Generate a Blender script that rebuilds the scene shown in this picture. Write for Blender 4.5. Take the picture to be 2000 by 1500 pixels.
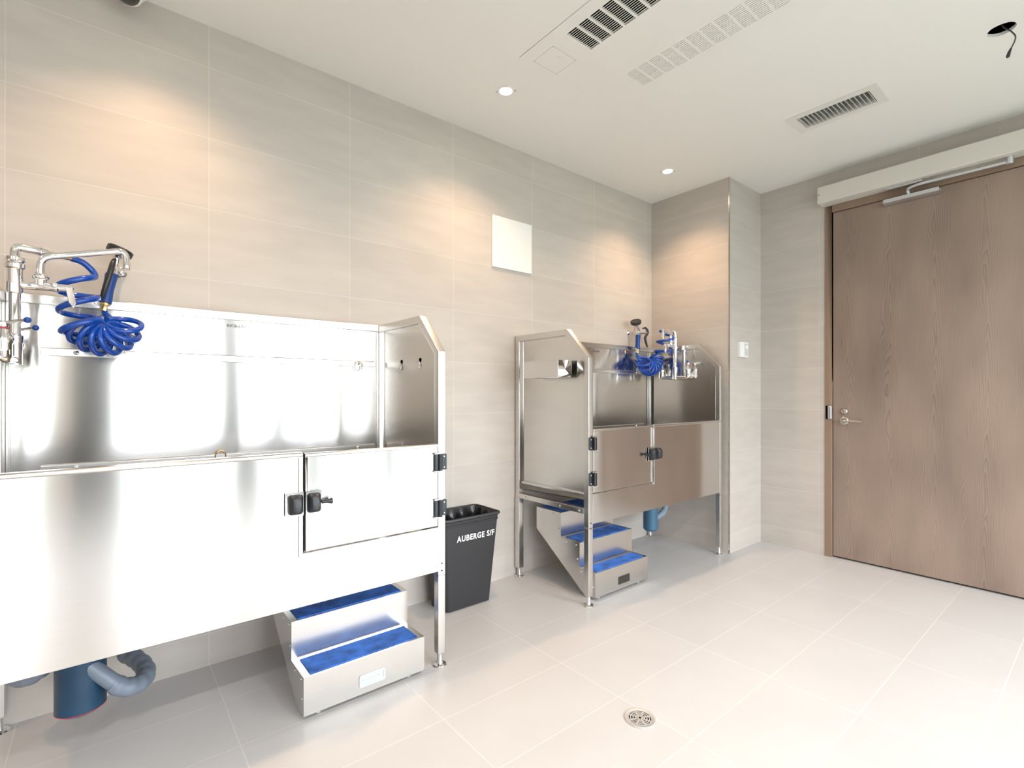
import bpy, bmesh, math, random
from mathutils import Vector, Matrix, noise
from math import radians as R, pi, sin, cos
random.seed(4)
for o in list(bpy.data.objects): bpy.data.objects.remove(o)
S = bpy.context.scene
COL = S.collection

# ------------------------------------------------------------ camera, world, exposure
CAMH, HC = 1.18, 2.772
cd = bpy.data.cameras.new('camera'); cam = bpy.data.objects.new('camera', cd); COL.objects.link(cam)
cam.location = (0, 0, CAMH)
cam.rotation_euler = (R(90), 0, R(50.79 - 90))
cd.sensor_width = 36; cd.lens = 36*974.17/2000; cd.shift_y = 18.2/2000; cd.clip_start = .02
S.camera = cam
S.view_settings.view_transform = 'Standard'; S.view_settings.look = 'None'
S.view_settings.gamma = 1; S.view_settings.use_curve_mapping = False
S.view_settings.exposure = 0.72

w = bpy.data.worlds.new('overcast_sky'); S.world = w; w.use_nodes = True
wn = w.node_tree; wn.nodes.clear()
tc = wn.nodes.new('ShaderNodeTexCoord'); sep = wn.nodes.new('ShaderNodeSeparateXYZ')
cr = wn.nodes.new('ShaderNodeValToRGB'); bg = wn.nodes.new('ShaderNodeBackground'); wo = wn.nodes.new('ShaderNodeOutputWorld')
wn.links.new(tc.outputs['Generated'], sep.inputs[0]); wn.links.new(sep.outputs[2], cr.inputs[0])
cr.color_ramp.elements[0].position = 0.0; cr.color_ramp.elements[0].color = (.93, .96, 1.0, 1)
cr.color_ramp.elements[1].position = 0.7; cr.color_ramp.elements[1].color = (.82, .91, 1.0, 1)
wn.links.new(cr.outputs[0], bg.inputs[0]); bg.inputs[1].default_value = 6.3
wn.links.new(bg.outputs[0], wo.inputs[0])

YB = -2.2          # window wall
WIN = [(-.98, -.44), (.13, 1.10), (1.34, 1.79), (1.91, 2.80), (2.92, 3.95)]
ZW0, ZW1 = .04, 2.5
for i, (a, b) in enumerate(WIN):       # daylight portals in the real window openings
    l = bpy.data.lights.new('window_portal', 'AREA'); l.shape = 'RECTANGLE'; l.size = b-a; l.size_y = ZW1-ZW0
    l.cycles.is_portal = True
    o = bpy.data.objects.new('window_portal', l); COL.objects.link(o)
    o.location = ((a+b)/2, YB-.06, (ZW0+ZW1)/2); o.rotation_euler = (R(90), 0, 0)
LAMP_W, FILL_W = 32, 48

# ------------------------------------------------------------ materials
def newmat(name):
    m = bpy.data.materials.new(name); m.use_nodes = True
    nt = m.node_tree; b = nt.nodes['Principled BSDF']
    return m, nt, b
def simple(name, col, rough=.5, metal=0, spec=.5, coat=0, bump=0, bscale=200, vary=0, vscale=8, trans=0):
    m, nt, b = newmat(name)
    b.inputs['Base Color'].default_value = (*col, 1); b.inputs['Roughness'].default_value = rough
    b.inputs['Metallic'].default_value = metal; b.inputs['Specular IOR Level'].default_value = spec
    b.inputs['Coat Weight'].default_value = coat; b.inputs['Coat Roughness'].default_value = .08
    b.inputs['Transmission Weight'].default_value = trans
    if bump or vary:
        t = nt.nodes.new('ShaderNodeTexCoord'); n = nt.nodes.new('ShaderNodeTexNoise')
        n.inputs['Scale'].default_value = bscale if bump else vscale; n.inputs['Detail'].default_value = 4
        nt.links.new(t.outputs['Object'], n.inputs['Vector'])
        if bump:
            bp = nt.nodes.new('ShaderNodeBump'); bp.inputs['Strength'].default_value = bump; bp.inputs['Distance'].default_value = .002
            nt.links.new(n.outputs['Fac'], bp.inputs['Height']); nt.links.new(bp.outputs[0], b.inputs['Normal'])
        if vary:
            n2 = nt.nodes.new('ShaderNodeTexNoise'); n2.inputs['Scale'].default_value = vscale; n2.inputs['Detail'].default_value = 5
            nt.links.new(t.outputs['Object'], n2.inputs['Vector'])
            mr = nt.nodes.new('ShaderNodeMapRange'); mr.inputs['From Min'].default_value = .35; mr.inputs['From Max'].default_value = .65
            mr.inputs['To Min'].default_value = 1-vary; mr.inputs['To Max'].default_value = 1+vary
            nt.links.new(n2.outputs['Fac'], mr.inputs['Value'])
            vm = nt.nodes.new('ShaderNodeVectorMath'); vm.operation = 'SCALE'; vm.inputs[0].default_value = col
            nt.links.new(mr.outputs[0], vm.inputs['Scale']); nt.links.new(vm.outputs[0], b.inputs['Base Color'])
    return m
def steel(name, col=(.70, .69, .67), rough=.15, aniso=.95, wav=.2, tangent=(.05, .1, 1.0), wscale=1.6):
    """brushed stainless sheet: fine horizontal grain spreads reflections vertically; sheet is very slightly wavy"""
    m, nt, b = newmat(name); L = nt.links.new
    b.inputs['Metallic'].default_value = 1; b.inputs['Roughness'].default_value = rough
    b.inputs['Anisotropic'].default_value = aniso
    tv = nt.nodes.new('ShaderNodeCombineXYZ')
    for i in range(3): tv.inputs[i].default_value = tangent[i]
    L(tv.outputs[0], b.inputs['Tangent'])
    t = nt.nodes.new('ShaderNodeTexCoord')
    mp = nt.nodes.new('ShaderNodeMapping'); mp.inputs['Scale'].default_value = (1, 1, .35); L(t.outputs['Object'], mp.inputs[0])
    n = nt.nodes.new('ShaderNodeTexNoise'); n.inputs['Scale'].default_value = wscale; n.inputs['Detail'].default_value = 1; L(mp.outputs[0], n.inputs['Vector'])
    mg = nt.nodes.new('ShaderNodeMapping'); mg.inputs['Scale'].default_value = (6, 6, 900); L(t.outputs['Object'], mg.inputs[0])
    g = nt.nodes.new('ShaderNodeTexNoise'); g.inputs['Scale'].default_value = 1; g.inputs['Detail'].default_value = 2; L(mg.outputs[0], g.inputs['Vector'])
    bp = nt.nodes.new('ShaderNodeBump'); bp.inputs['Strength'].default_value = wav; bp.inputs['Distance'].default_value = .03
    L(n.outputs['Fac'], bp.inputs['Height']); L(bp.outputs[0], b.inputs['Normal'])
    mr = nt.nodes.new('ShaderNodeMapRange'); mr.inputs['To Min'].default_value = .93; mr.inputs['To Max'].default_value = 1.06
    L(g.outputs['Fac'], mr.inputs['Value'])
    vm = nt.nodes.new('ShaderNodeVectorMath'); vm.operation = 'SCALE'; vm.inputs[0].default_value = col
    L(mr.outputs[0], vm.inputs['Scale']); L(vm.outputs[0], b.inputs['Base Color'])
    return m
def tile(name, ua, va, su, sv, ou, ov, c1, c2, grout, mort=.0016, rough=.45, offset=0, spec=.4, streak=.05):
    """large-format rectified tile, laid from world-size coordinates"""
    m, nt, b = newmat(name); L = nt.links.new
    t = nt.nodes.new('ShaderNodeTexCoord'); s = nt.nodes.new('ShaderNodeSeparateXYZ'); L(t.outputs['Object'], s.inputs[0])
    c = nt.nodes.new('ShaderNodeCombineXYZ')
    for k, (ax, of) in enumerate(((ua, ou), (va, ov))):
        a = nt.nodes.new('ShaderNodeMath'); a.operation = 'SUBTRACT'; a.inputs[1].default_value = of - 20*(su if k == 0 else sv)
        L(s.outputs[ax], a.inputs[0]); L(a.outputs[0], c.inputs[k])
    br = nt.nodes.new('ShaderNodeTexBrick'); br.offset = offset; br.offset_frequency = 2; br.squash = 1
    br.inputs['Scale'].default_value = 1; br.inputs['Brick Width'].default_value = su; br.inputs['Row Height'].default_value = sv
    br.inputs['Mortar Size'].default_value = mort; br.inputs['Mortar Smooth'].default_value = .1; br.inputs['Bias'].default_value = 0
    br.inputs['Color1'].default_value = (*c1, 1); br.inputs['Color2'].default_value = (*c2, 1); br.inputs['Mortar'].default_value = (*grout, 1)
    L(c.outputs[0], br.inputs['Vector'])
    mp = nt.nodes.new('ShaderNodeMapping'); sc = [3, 3, 3]; sc[va] = 14 if va == 2 else 3; mp.inputs['Scale'].default_value = sc; L(t.outputs['Object'], mp.inputs[0])
    n = nt.nodes.new('ShaderNodeTexNoise'); n.inputs['Scale'].default_value = 1.3; n.inputs['Detail'].default_value = 6; L(mp.outputs[0], n.inputs['Vector'])
    mr = nt.nodes.new('ShaderNodeMapRange'); mr.inputs['From Min'].default_value = .3; mr.inputs['From Max'].default_value = .7
    mr.inputs['To Min'].default_value = 1-streak; mr.inputs['To Max'].default_value = 1+streak; L(n.outputs['Fac'], mr.inputs['Value'])
    vm = nt.nodes.new('ShaderNodeVectorMath'); vm.operation = 'SCALE'; L(br.outputs['Color'], vm.inputs[0]); L(mr.outputs[0], vm.inputs['Scale'])
    L(vm.outputs[0], b.inputs['Base Color']); b.inputs['Roughness'].default_value = rough; b.inputs['Specular IOR Level'].default_value = spec
    iv = nt.nodes.new('ShaderNodeMath'); iv.operation = 'SUBTRACT'; iv.inputs[0].default_value = 1; L(br.outputs['Fac'], iv.inputs[1])
    bp = nt.nodes.new('ShaderNodeBump'); bp.inputs['Strength'].default_value = .4; bp.inputs['Distance'].default_value = .001
    L(iv.outputs[0], bp.inputs['Height']); L(bp.outputs[0], b.inputs['Normal'])
    return m
def emit(name, col, st):
    m, nt, b = newmat(name)
    b.inputs['Base Color'].default_value = (*col, 1)
    b.inputs['Emission Color'].default_value = (*col, 1); b.inputs['Emission Strength'].default_value = st
    return m
def veneer(name):
    """crown-cut ash veneer: leaves side by side, cathedral figure running up each leaf (u=Y, v=Z)"""
    m, nt, b = newmat(name); L = nt.links.new
    def math_(op, a, b_=None, c=None):
        n = nt.nodes.new('ShaderNodeMath'); n.operation = op
        for i, v in enumerate((a, b_, c)):
            if v is None: continue
            if isinstance(v, (int, float)): n.inputs[i].default_value = v
            else: L(v, n.inputs[i])
        return n.outputs[0]
    t = nt.nodes.new('ShaderNodeTexCoord'); s = nt.nodes.new('ShaderNodeSeparateXYZ'); L(t.outputs['Object'], s.inputs[0])
    y, z = s.outputs[1], s.outputs[2]
    mp = nt.nodes.new('ShaderNodeMapping'); mp.inputs['Scale'].default_value = (1, 5, 1.1); L(t.outputs['Object'], mp.inputs[0])
    n1 = nt.nodes.new('ShaderNodeTexNoise'); n1.inputs['Scale'].default_value = 1.6; n1.inputs['Detail'].default_value = 2; L(mp.outputs[0], n1.inputs['Vector'])
    leaf = math_('DIVIDE', math_('ADD', y, 9.0), .235)
    fr = math_('SUBTRACT', math_('FRACT', leaf), .5)
    idn = math_('FLOOR', leaf)
    wob = math_('MULTIPLY', math_('SUBTRACT', n1.outputs['Fac'], .5), .35)
    d = math_('ADD', fr, wob)
    ad = math_('ABSOLUTE', d)
    # Λ-arches near leaf centre becoming straight grain at its edges
    par = math_('MULTIPLY', math_('POWER', ad, 1.5), 60.0)
    ph = math_('ADD', math_('ADD', par, math_('MULTIPLY', z, 5.5)), math_('ADD', math_('MULTIPLY', n1.outputs['Fac'], 7.0), math_('MULTIPLY', idn, 2.37)))
    wv = math_('FRACT', ph)
    line = math_('POWER', wv, 3.0)
    mg = nt.nodes.new('ShaderNodeMapping'); mg.inputs['Scale'].default_value = (1, 330, 5); L(t.outputs['Object'], mg.inputs[0])
    n2 = nt.nodes.new('ShaderNodeTexNoise'); n2.inputs['Scale'].default_value = 1; n2.inputs['Detail'].default_value = 3; L(mg.outputs[0], n2.inputs['Vector'])
    n3 = nt.nodes.new('ShaderNodeTexNoise'); n3.inputs['Scale'].default_value = 1.0; n3.inputs['Detail'].default_value = 2
    m3 = nt.nodes.new('ShaderNodeMapping'); m3.inputs['Scale'].default_value = (1, 3.5, 1.2); L(t.outputs['Object'], m3.inputs[0]); L(m3.outputs[0], n3.inputs['Vector'])
    f = math_('ADD', math_('MULTIPLY', line, .42), math_('MULTIPLY', n2.outputs['Fac'], .42))
    f = math_('ADD', f, math_('MULTIPLY', math_('SUBTRACT', n3.outputs['Fac'], .5), 1.3))
    cr_ = nt.nodes.new('ShaderNodeValToRGB'); L(f, cr_.inputs[0])
    e = cr_.color_ramp.elements; e[0].position = .0; e[0].color = (.320, .242, .194, 1); e[1].position = .9; e[1].color = (.150, .113, .093, 1)
    L(cr_.outputs[0], b.inputs['Base Color']); b.inputs['Roughness'].default_value = .5; b.inputs['Specular IOR Level'].default_value = .3
    return m

M = {}
M['steel'] = steel('brushed_stainless')
M['steel_side'] = steel('brushed_stainless_side', wscale=1.3)
M['steel_step'] = steel('stainless_step', rough=.22, wav=.06, aniso=.3)
M['steel_trim'] = steel('stainless_trim', rough=.24, wav=.05, aniso=.4)
M['steel_top'] = steel('stainless_tray', rough=.3, wav=.05, aniso=.3, tangent=(1, .1, .1))
M['chrome'] = simple('polished_chrome', (.82, .82, .82), .07, 1)
M['nickel'] = simple('satin_nickel', (.55, .52, .47), .25, 1)
M['alu'] = simple('satin_aluminium', (.68, .70, .73), .35, 1)
M['brass'] = simple('brass', (.75, .52, .22), .25, 1)
M['black'] = simple('black_plastic', (.018, .02, .025), .35, bump=.1, bscale=300)
M['hinge'] = simple('dark_hinge_metal', (.06, .07, .08), .25, .8)
M['dark'] = simple('dark_void', (.005, .005, .005), .9, spec=0)
M['blue'] = simple('blue_hose_plastic', (.002, .060, .38), .14, coat=.25)
M['bluegrip'] = simple('blue_grip', (.006, .055, .27), .4)
M['mat_blue'] = simple('blue_rubber_tread', (.030, .135, .50), .75, bump=.5, bscale=160, vary=.35, vscale=16)
M['trap'] = simple('blue_pvc', (.008, .045, .095), .35, vary=.1)
M['trap2'] = simple('grey_blue_pvc', (.10, .17, .24), .4)
M['pvc'] = simple('grey_pvc', (.17, .21, .27), .4)
M['red'] = simple('red_ring', (.45, .03, .04), .5)
M['bin'] = simple('charcoal_plastic', (.024, .025, .028), .42, bump=.15, bscale=500)
M['bag'] = simple('black_bag_film', (.012, .012, .014), .18)
M['white'] = simple('white_plastic', (.80, .80, .78), .4)
M['whitepaint'] = simple('white_enamel', (.72, .71, .68), .4)
M['opcover'] = simple('off_white_cover', (.62, .60, .55), .4)
M['text_white'] = simple('white_lettering', (.9, .9, .9), .5)
M['etch'] = simple('etched_lettering', (.14, .14, .15), .5)
M['frame'] = simple('taupe_frame_paint', (.25, .175, .125), .45)
M['ceil'] = simple('ceiling_paint', (.80, .79, .76), .8, spec=.2, bump=.05, bscale=60)
M['panelw'] = simple('ceiling_panel_paint', (.79, .78, .75), .6)
M['slotg'] = simple('closed_louver', (.52, .51, .49), .7)
M['ventblade'] = simple('vent_blade', (.50, .53, .49), .5)
M['plenum'] = simple('plenum', (.02, .02, .02), 1, spec=0)
M['veneer'] = veneer('ash_veneer')
M['acrylic'] = simple('clear_handle_plastic', (.50, .55, .55), .2)
M['grate'] = simple('drain_metal', (.60, .59, .57), .4, .5)
M['lens'] = emit('lamp_lens', (1.0, .84, .64), 22)
M['grass'] = simple('lawn', (.26, .30, .22), .9, vary=.3, vscale=3)
M['mull'] = simple('window_frame_metal', (.10, .105, .11), .5)
WC1, WC2, WG = (.478, .442, .404), (.510, .474, .436), (.57, .54, .505)
M['tile_x'] = tile('wall_tile_along_x', 0, 2, .6235, .3066, .349, .139, WC1, WC2, WG)
M['tile_y'] = tile('wall_tile_along_y', 1, 2, .5810, .3066, .829, .139, WC1, WC2, WG)
M['tile_n'] = tile('wall_tile_nook', 1, 2, .9000, .3066, .920, .139, WC1, WC2, WG)
M['floor'] = tile('floor_tile', 0, 1, .5975, .313, .352, .302, (.53, .522, .522), (.548, .540, .540), (.64, .63, .625), rough=.36, mort=.0020, streak=.02, spec=.45)

# ------------------------------------------------------------ mesh helpers
class MB:
    def __init__(s, T=None): s.bm = bmesh.new(); s.T = T
    def v(s, p): return s.bm.verts.new(s.T(p) if s.T else p)
    def face(s, vs):
        try: return s.bm.faces.new(vs)
        except ValueError: return None
    def poly(s, pts): return s.face([s.v(p) for p in pts])
    def box(s, x0, x1, y0, y1, z0, z1):
        V = [s.v((x, y, z)) for x in (x0, x1) for y in (y0, y1) for z in (z0, z1)]
        for f in ((0, 1, 3, 2), (4, 6, 7, 5), (0, 4, 5, 1), (2, 3, 7, 6), (0, 2, 6, 4), (1, 5, 7, 3)): s.face([V[i] for i in f])
        return s
    def prism(s, pts, axis, a, b):
        """pts: 2D outline; axis 0: pts=(y,z), 1: pts=(x,z), 2: pts=(x,y)"""
        def P(p, t): return [(t, p[0], p[1]), (p[0], t, p[1]), (p[0], p[1], t)][axis]
        A = [s.v(P(p, a)) for p in pts]; B = [s.v(P(p, b)) for p in pts]; n = len(pts)
        s.face(A); s.face(B[::-1])
        for i in range(n): s.face([A[i], A[(i+1) % n], B[(i+1) % n], B[i]])
        return s
    def loft(s, rings, cap=(True, True), closed=True):
        Rg = [[s.v(p) for p in r] for r in rings]
        for a, b in zip(Rg[:-1], Rg[1:]):
            n = len(a)
            for i in range(n if closed else n-1): s.face([a[i], a[(i+1) % n], b[(i+1) % n], b[i]])
        if cap[0]: s.face(Rg[0][::-1])
        if cap[1]: s.face(Rg[-1])
        return s
    def tube(s, pts, r, n=10, cap=True):
        pts = [Vector(p) for p in pts]; N = len(pts)
        rr = r if isinstance(r, (list, tuple)) else [r]*N
        T = [(pts[min(i+1, N-1)]-pts[max(i-1, 0)]).normalized() for i in range(N)]
        up = Vector((0, 0, 1)) if abs(T[0].z) < .9 else Vector((1, 0, 0))
        u = T[0].cross(up).normalized(); rings = []
        for i in range(N):
            u = (u - T[i]*u.dot(T[i])).normalized(); w_ = T[i].cross(u)
            rings.append([tuple(pts[i] + (u*cos(2*pi*k/n) + w_*sin(2*pi*k/n))*rr[i]) for k in range(n)])
        return s.loft(rings, (cap, cap))
    def lathe(s, prof, o, ax=(0, 0, 1), n=20):
        """prof: list of (radius, height along ax)"""
        ax = Vector(ax).normalized(); q = Vector((0, 0, 1)).rotation_difference(ax); o = Vector(o)
        rings = [[tuple(o + q @ Vector((max(r, 1e-5)*cos(2*pi*k/n), max(r, 1e-5)*sin(2*pi*k/n), h))) for k in range(n)] for r, h in prof]
        return s.loft(rings, (False, False) if prof[0] == prof[-1] else (True, True))
    def cyl(s, a, b, r, n=16): 
        a = Vector(a); b = Vector(b); return s.lathe([(r, 0), (r, (b-a).length)], a, b-a, n)
    def ball(s, c, r, n=12):
        return s.lathe([(r*sin(pi*i/n), -r*cos(pi*i/n)) for i in range(n+1)], c, (0, 0, 1), 16)
    def obj(s, name, mat, parent=None, smooth=False, bevel=0, segs=2, **kw):
        bmesh.ops.remove_doubles(s.bm, verts=s.bm.verts, dist=1e-6)
        bmesh.ops.recalc_face_normals(s.bm, faces=s.bm.faces)
        me = bpy.data.meshes.new(name); s.bm.to_mesh(me); s.bm.free()
        me.materials.append(mat)
        o = bpy.data.objects.new(name, me); COL.objects.link(o)
        if smooth:
            for p in me.polygons: p.use_smooth = True
            try: me.set_sharp_from_angle(angle=R(40))
            except Exception: pass
        if bevel:
            b = o.modifiers.new('edge', 'BEVEL'); b.width = bevel; b.segments = segs; b.limit_method = 'ANGLE'; b.angle_limit = R(40)
            for p in me.polygons: p.use_smooth = True
            wn_ = o.modifiers.new('wn', 'WEIGHTED_NORMAL'); wn_.keep_sharp = True
        if parent:
            o.parent = parent; o.matrix_parent_inverse = parent.matrix_world.inverted() if parent.type != 'EMPTY' else Matrix.Translation(-Vector(parent.location))
        for k, val in kw.items(): o[k] = val
        return o
def thing(name, loc, label, cat, group=None):
    o = bpy.data.objects.new(name, None); COL.objects.link(o); o.location = loc; o.empty_display_size = .1
    o['label'] = label; o['category'] = cat
    if group: o['group'] = group
    return o
def tag(o, label, cat, group=None):
    o['label'] = label; o['category'] = cat
    if group: o['group'] = group
    return o
def spline(P, n=8):
    P = [Vector(p) for p in P]; Q = [2*P[0]-P[1]] + P + [2*P[-1]-P[-2]]; out = []
    for i in range(1, len(Q)-2):
        a, b, c, d = Q[i-1:i+3]
        for k in range(n):
            t = k/n
            out.append(.5*((2*b) + (c-a)*t + (2*a-5*b+4*c-d)*t*t + (3*b-a-3*c+d)*t**3))
    out.append(P[-1]); return out
def fillet(P, r, n=6):
    """polyline with rounded corners"""
    P = [Vector(p) for p in P]; out = [P[0]]
    for i in range(1, len(P)-1):
        a = (P[i-1]-P[i]); b = (P[i+1]-P[i]); d = min(r, a.length*.49, b.length*.49)
        p0 = P[i]+a.normalized()*d; p1 = P[i]+b.normalized()*d
        for k in range(n+1):
            t = k/n; out.append((1-t)**2*p0 + 2*t*(1-t)*P[i] + t*t*p1)
    out.append(P[-1]); return out
def rrect(x0, x1, y0, y1, r, z, n=6):
    out = []; q = r if isinstance(r, tuple) else (r,)*4
    for cx, cy, a0, r in ((x1-q[0], y1-q[0], 0, q[0]), (x0+q[1], y1-q[1], 90, q[1]), (x0+q[2], y0+q[2], 180, q[2]), (x1-q[3], y0+q[3], 270, q[3])):
        for k in range(n+1):
            a = R(a0+90*k/n); out.append((cx+r*cos(a), cy+r*sin(a), z))
    return out
def text(body, size, name, mat, parent, mtx, extrude=.0006, bold=0, width=None, **kw):
    c = bpy.data.curves.new(name, 'FONT'); c.body = body; c.size = size; c.extrude = extrude; c.offset = bold; c.align_x = 'CENTER'; c.space_character = 1.14
    c.resolution_u = 3
    t = bpy.data.objects.new(name, c); COL.objects.link(t)
    dg = bpy.context.evaluated_depsgraph_get(); me = bpy.data.meshes.new_from_object(t.evaluated_get(dg))
    bpy.data.objects.remove(t); bpy.data.curves.remove(c)
    xs = [v.co.x for v in me.vertices]
    if width:
        k = width/(max(xs)-min(xs)); me.transform(Matrix.Diagonal((k, 1, 1, 1)))
    me.transform(mtx); me.materials.clear(); me.materials.append(mat)
    o = bpy.data.objects.new(name, me); COL.objects.link(o)
    o.parent = parent; o.matrix_parent_inverse = Matrix.Translation(-Vector(parent.location)) if parent.type == 'EMPTY' else parent.matrix_world.inverted()
    for k, v in kw.items(): o[k] = v
    return o
XZ = Matrix(((1, 0, 0, 0), (0, 0, -1, 0), (0, 1, 0, 0), (0, 0, 0, 1)))     # text plane facing -Y

# ------------------------------------------------------------ the room
X0, XD, XN, YW, YN = -2.4, 4.059, 3.558, 2.505, 1.832
HT = 3.05
st = dict(kind='structure')
MB().box(X0-.1, XD+.15, YB-.2, YW+.1, -.08, 0).obj('floor', M['floor'], **st)
MB().box(X0, XN+.001, YW, YW+.1, 0, HT).obj('wall_left', M['tile_x'], **st)
MB().box(XN, XD+.1, YN, YW+.1, 0, HT).obj('wall_end', M['tile_n'], **st)
MB().box(X0-.1, X0, YB-.2, YW+.1, 0, HT).obj('wall_rear', M['tile_y'], **st)
DY0, DY1, DZ = .20, 1.372, 2.53                                          # door opening incl. frame
b = MB(); b.box(XD, XD+.12, YB-.2, DY0, 0, HT); b.box(XD, XD+.12, DY1, YN, 0, HT); b.box(XD, XD+.12, DY0, DY1, DZ, HT)
b.obj('wall_right', M['tile_y'], **st)
b = MB(); xs = [X0] + [v for a in WIN for v in a] + [XD]
b.box(X0, WIN[0][0], YB-.2, YB, 0, HT); b.box(WIN[0][1], WIN[1][0], YB-.2, YB, 0, HT)
b.box(WIN[4][1], XD, YB-.2, YB, 0, HT)
for a, c in (WIN[0], WIN[1], (WIN[2][0], WIN[4][1])):
    b.box(a, c, YB-.2, YB, 0, ZW0); b.box(a, c, YB-.2, YB, ZW1, HT)
b.obj('wall_back', M['tile_x'], **st)
MB().box(WIN[1][1], WIN[2][0], YB-.2, YB+.02, 0, HT).obj('trim_2', M['mull'], **st)        # dark metal column between the windows
MB().box(-.24, WIN[1][0], YB, YB+.03, 0, HC-.001).obj('trim_3', M['mull'], **st)
for i, (a, c) in enumerate(WIN):
    b = MB(); y0, y1 = YB-.14, YB-.08; f = .03
    b.box(a, a+f, y0, y1, ZW0, ZW1); b.box(c-f, c, y0, y1, ZW0, ZW1); b.box(a+f, c-f, y0, y1, ZW0, ZW0+.05); b.box(a+f, c-f, y0, y1, ZW1-.05, ZW1)
    if i in (2, 3): b.box(c, WIN[i+1][0], y0-.01, YB+.02, ZW0, ZW1)
    b.obj('window_%d' % (i+1), M['mull'], **st)
MB().box(-14, 18, -30, YB-.21, -.25, -.15).obj('ground', M['grass'], **st)
MB().box(X0, XD+.12, YB-.2, YW+.1, HT, HT+.1).obj('sky_block_slab', M['plenum'], **st)  # unseen black slab added to keep sky light out above the ceiling
# metal edge strip on the outside corner of the nook
MB().box(XN-.0025, XN+.006, YN-.0025, YN+.006, 0, HC).obj('trim_1', M['nickel'], **st)

# ceiling sheet with real cut-outs
LAMPS = [(.150, 2.055), (1.636, 2.056), (3.126, 2.066), (-1.30, 2.055), (2.60, -1.72), (-.45, -1.72), (1.22, -1.72), (-1.90, -1.72), (-1.90, -.60), (-.45, -.60), (1.22, -.60), (2.60, -.60)]  # both rows behind the camera are unseen, added to fill the room with light
LR, HR = .038, .047
PAN = (1.52, 2.21, .15, 1.81)                # fan coil access panel
VENT = (3.100, 3.262, .838, 1.207)
HOLE = (3.042, .337)
rects = [PAN, VENT]; rnds = [(x, y, LR) for x, y in LAMPS] + [(HOLE[0], HOLE[1], HR)]
cells = list(rects) + [(x-r*1.5, x+r*1.5, y-r*1.5, y+r*1.5) for x, y, r in rnds]
gx = sorted({X0, XD, XN} | {c[0] for c in cells} | {c[1] for c in cells}); gy = sorted({YB, YN, YW} | {c[2] for c in cells} | {c[3] for c in cells})
b = MB()
for i in range(len(gx)-1):
    for j in range(len(gy)-1):
        cx, cy = (gx[i]+gx[i+1])/2, (gy[j]+gy[j+1])/2
        if any(c[0] < cx < c[1] and c[2] < cy < c[3] for c in cells): continue
        if cx > XN and cy > YN: continue
        b.poly([(gx[i], gy[j], HC), (gx[i], gy[j+1], HC), (gx[i+1], gy[j+1], HC), (gx[i+1], gy[j], HC)])
for x, y, r in rnds:
    n = 32; s_ = r*1.5
    def rag(k, r=r): return r*(1 + (.05*noise.noise(Vector((cos(2*pi*k/n)*2.3, sin(2*pi*k/n)*2.3, 3))) if r == HR else 0))
    inn = [(x+rag(k % n)*cos(2*pi*k/n), y+rag(k % n)*sin(2*pi*k/n), HC) for k in range(n+1)]
    def sq(k):
        a = 2*pi*k/n; c, q = cos(a), sin(a); m_ = max(abs(c), abs(q)); return (x+s_*c/m_, y+s_*q/m_, HC)
    for k in range(n):
        b.poly([inn[k], inn[k+1], sq(k+1), sq(k)])
        if r == HR: b.poly([inn[k], inn[k+1], (inn[k+1][0], inn[k+1][1], HC+.014), (inn[k][0], inn[k][1], HC+.014)])
o = b.obj('ceiling', M['ceil'], **st)
bmf = bmesh.new(); bmf.from_mesh(o.data)
for f in bmf.faces:
    if f.normal.z > .5: f.normal_flip()
bmf.to_mesh(o.data); bmf.free()

# ------------------------------------------------------------ door
door = bpy.data.objects.new('door_1', None); COL.objects.link(door); door.location = (XD, .78, 0); door['kind'] = 'structure'
DL0, DL1, DLZ = .250, 1.322, 2.478
MB().box(XD+.006, XD+.05, DL0, DL1, .012, DLZ).obj('door_leaf', M['veneer'], door, bevel=.001)
b = MB()
for y0, y1 in ((DY0, DL0-.004), (DL1+.004, DY1)): b.box(XD-.006, XD+.12, y0, y1, 0, DZ)
b.box(XD-.006, XD+.12, DL0-.004, DL1+.004, DLZ+.004, DZ)
b.box(XD+.052, XD+.07, DL0-.004, DL0+.012, 0, DLZ); b.box(XD+.052, XD+.07, DL1-.012, DL1+.004, 0, DLZ); b.box(XD+.052, XD+.07, DL0, DL1, DLZ-.012, DLZ+.004)
b.obj('frame', M['frame'], door, bevel=.002)
MB().box(XD+.075, XD+.115, DY0+.05, DY1-.05, 0, DLZ+.004).obj('backing', M['dark'], door)
b = MB(); b.lathe([(.028, 0), (.028, .006), (.024, .009), (.012, .010), (.011, .045), (.0, .046)], (XD+.006, 1.252, .985), (-1, 0, 0), 24)
b.tube(fillet([(XD-.030, 1.256, .985), (XD-.036, 1.245, .985), (XD-.038, 1.15, .984), (XD-.036, 1.135, .984)], .006), .0085, 10)
b.obj('lever_handle', M['nickel'], door, smooth=True)
b = MB(); b.lathe([(.022, 0), (.022, .006), (.017, .012), (.012, .014), (0, .014)], (XD+.006, 1.250, 1.052), (-1, 0, 0), 24)
b.box(XD-.022, XD-.006, 1.246, 1.254, 1.038, 1.066)
b.obj('deadbolt_turn', M['nickel'], door, smooth=True)
sp = MB().box(XD-.018, XD-.004, 1.326, 1.350, .995, 1.088).obj('strike_cover', M['alu'], door, bevel=.005, segs=3)
MB().box(XD-.010, XD-.004, 1.350, 1.364, .995, 1.090).obj('strike_recess', M['dark'], door)

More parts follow.
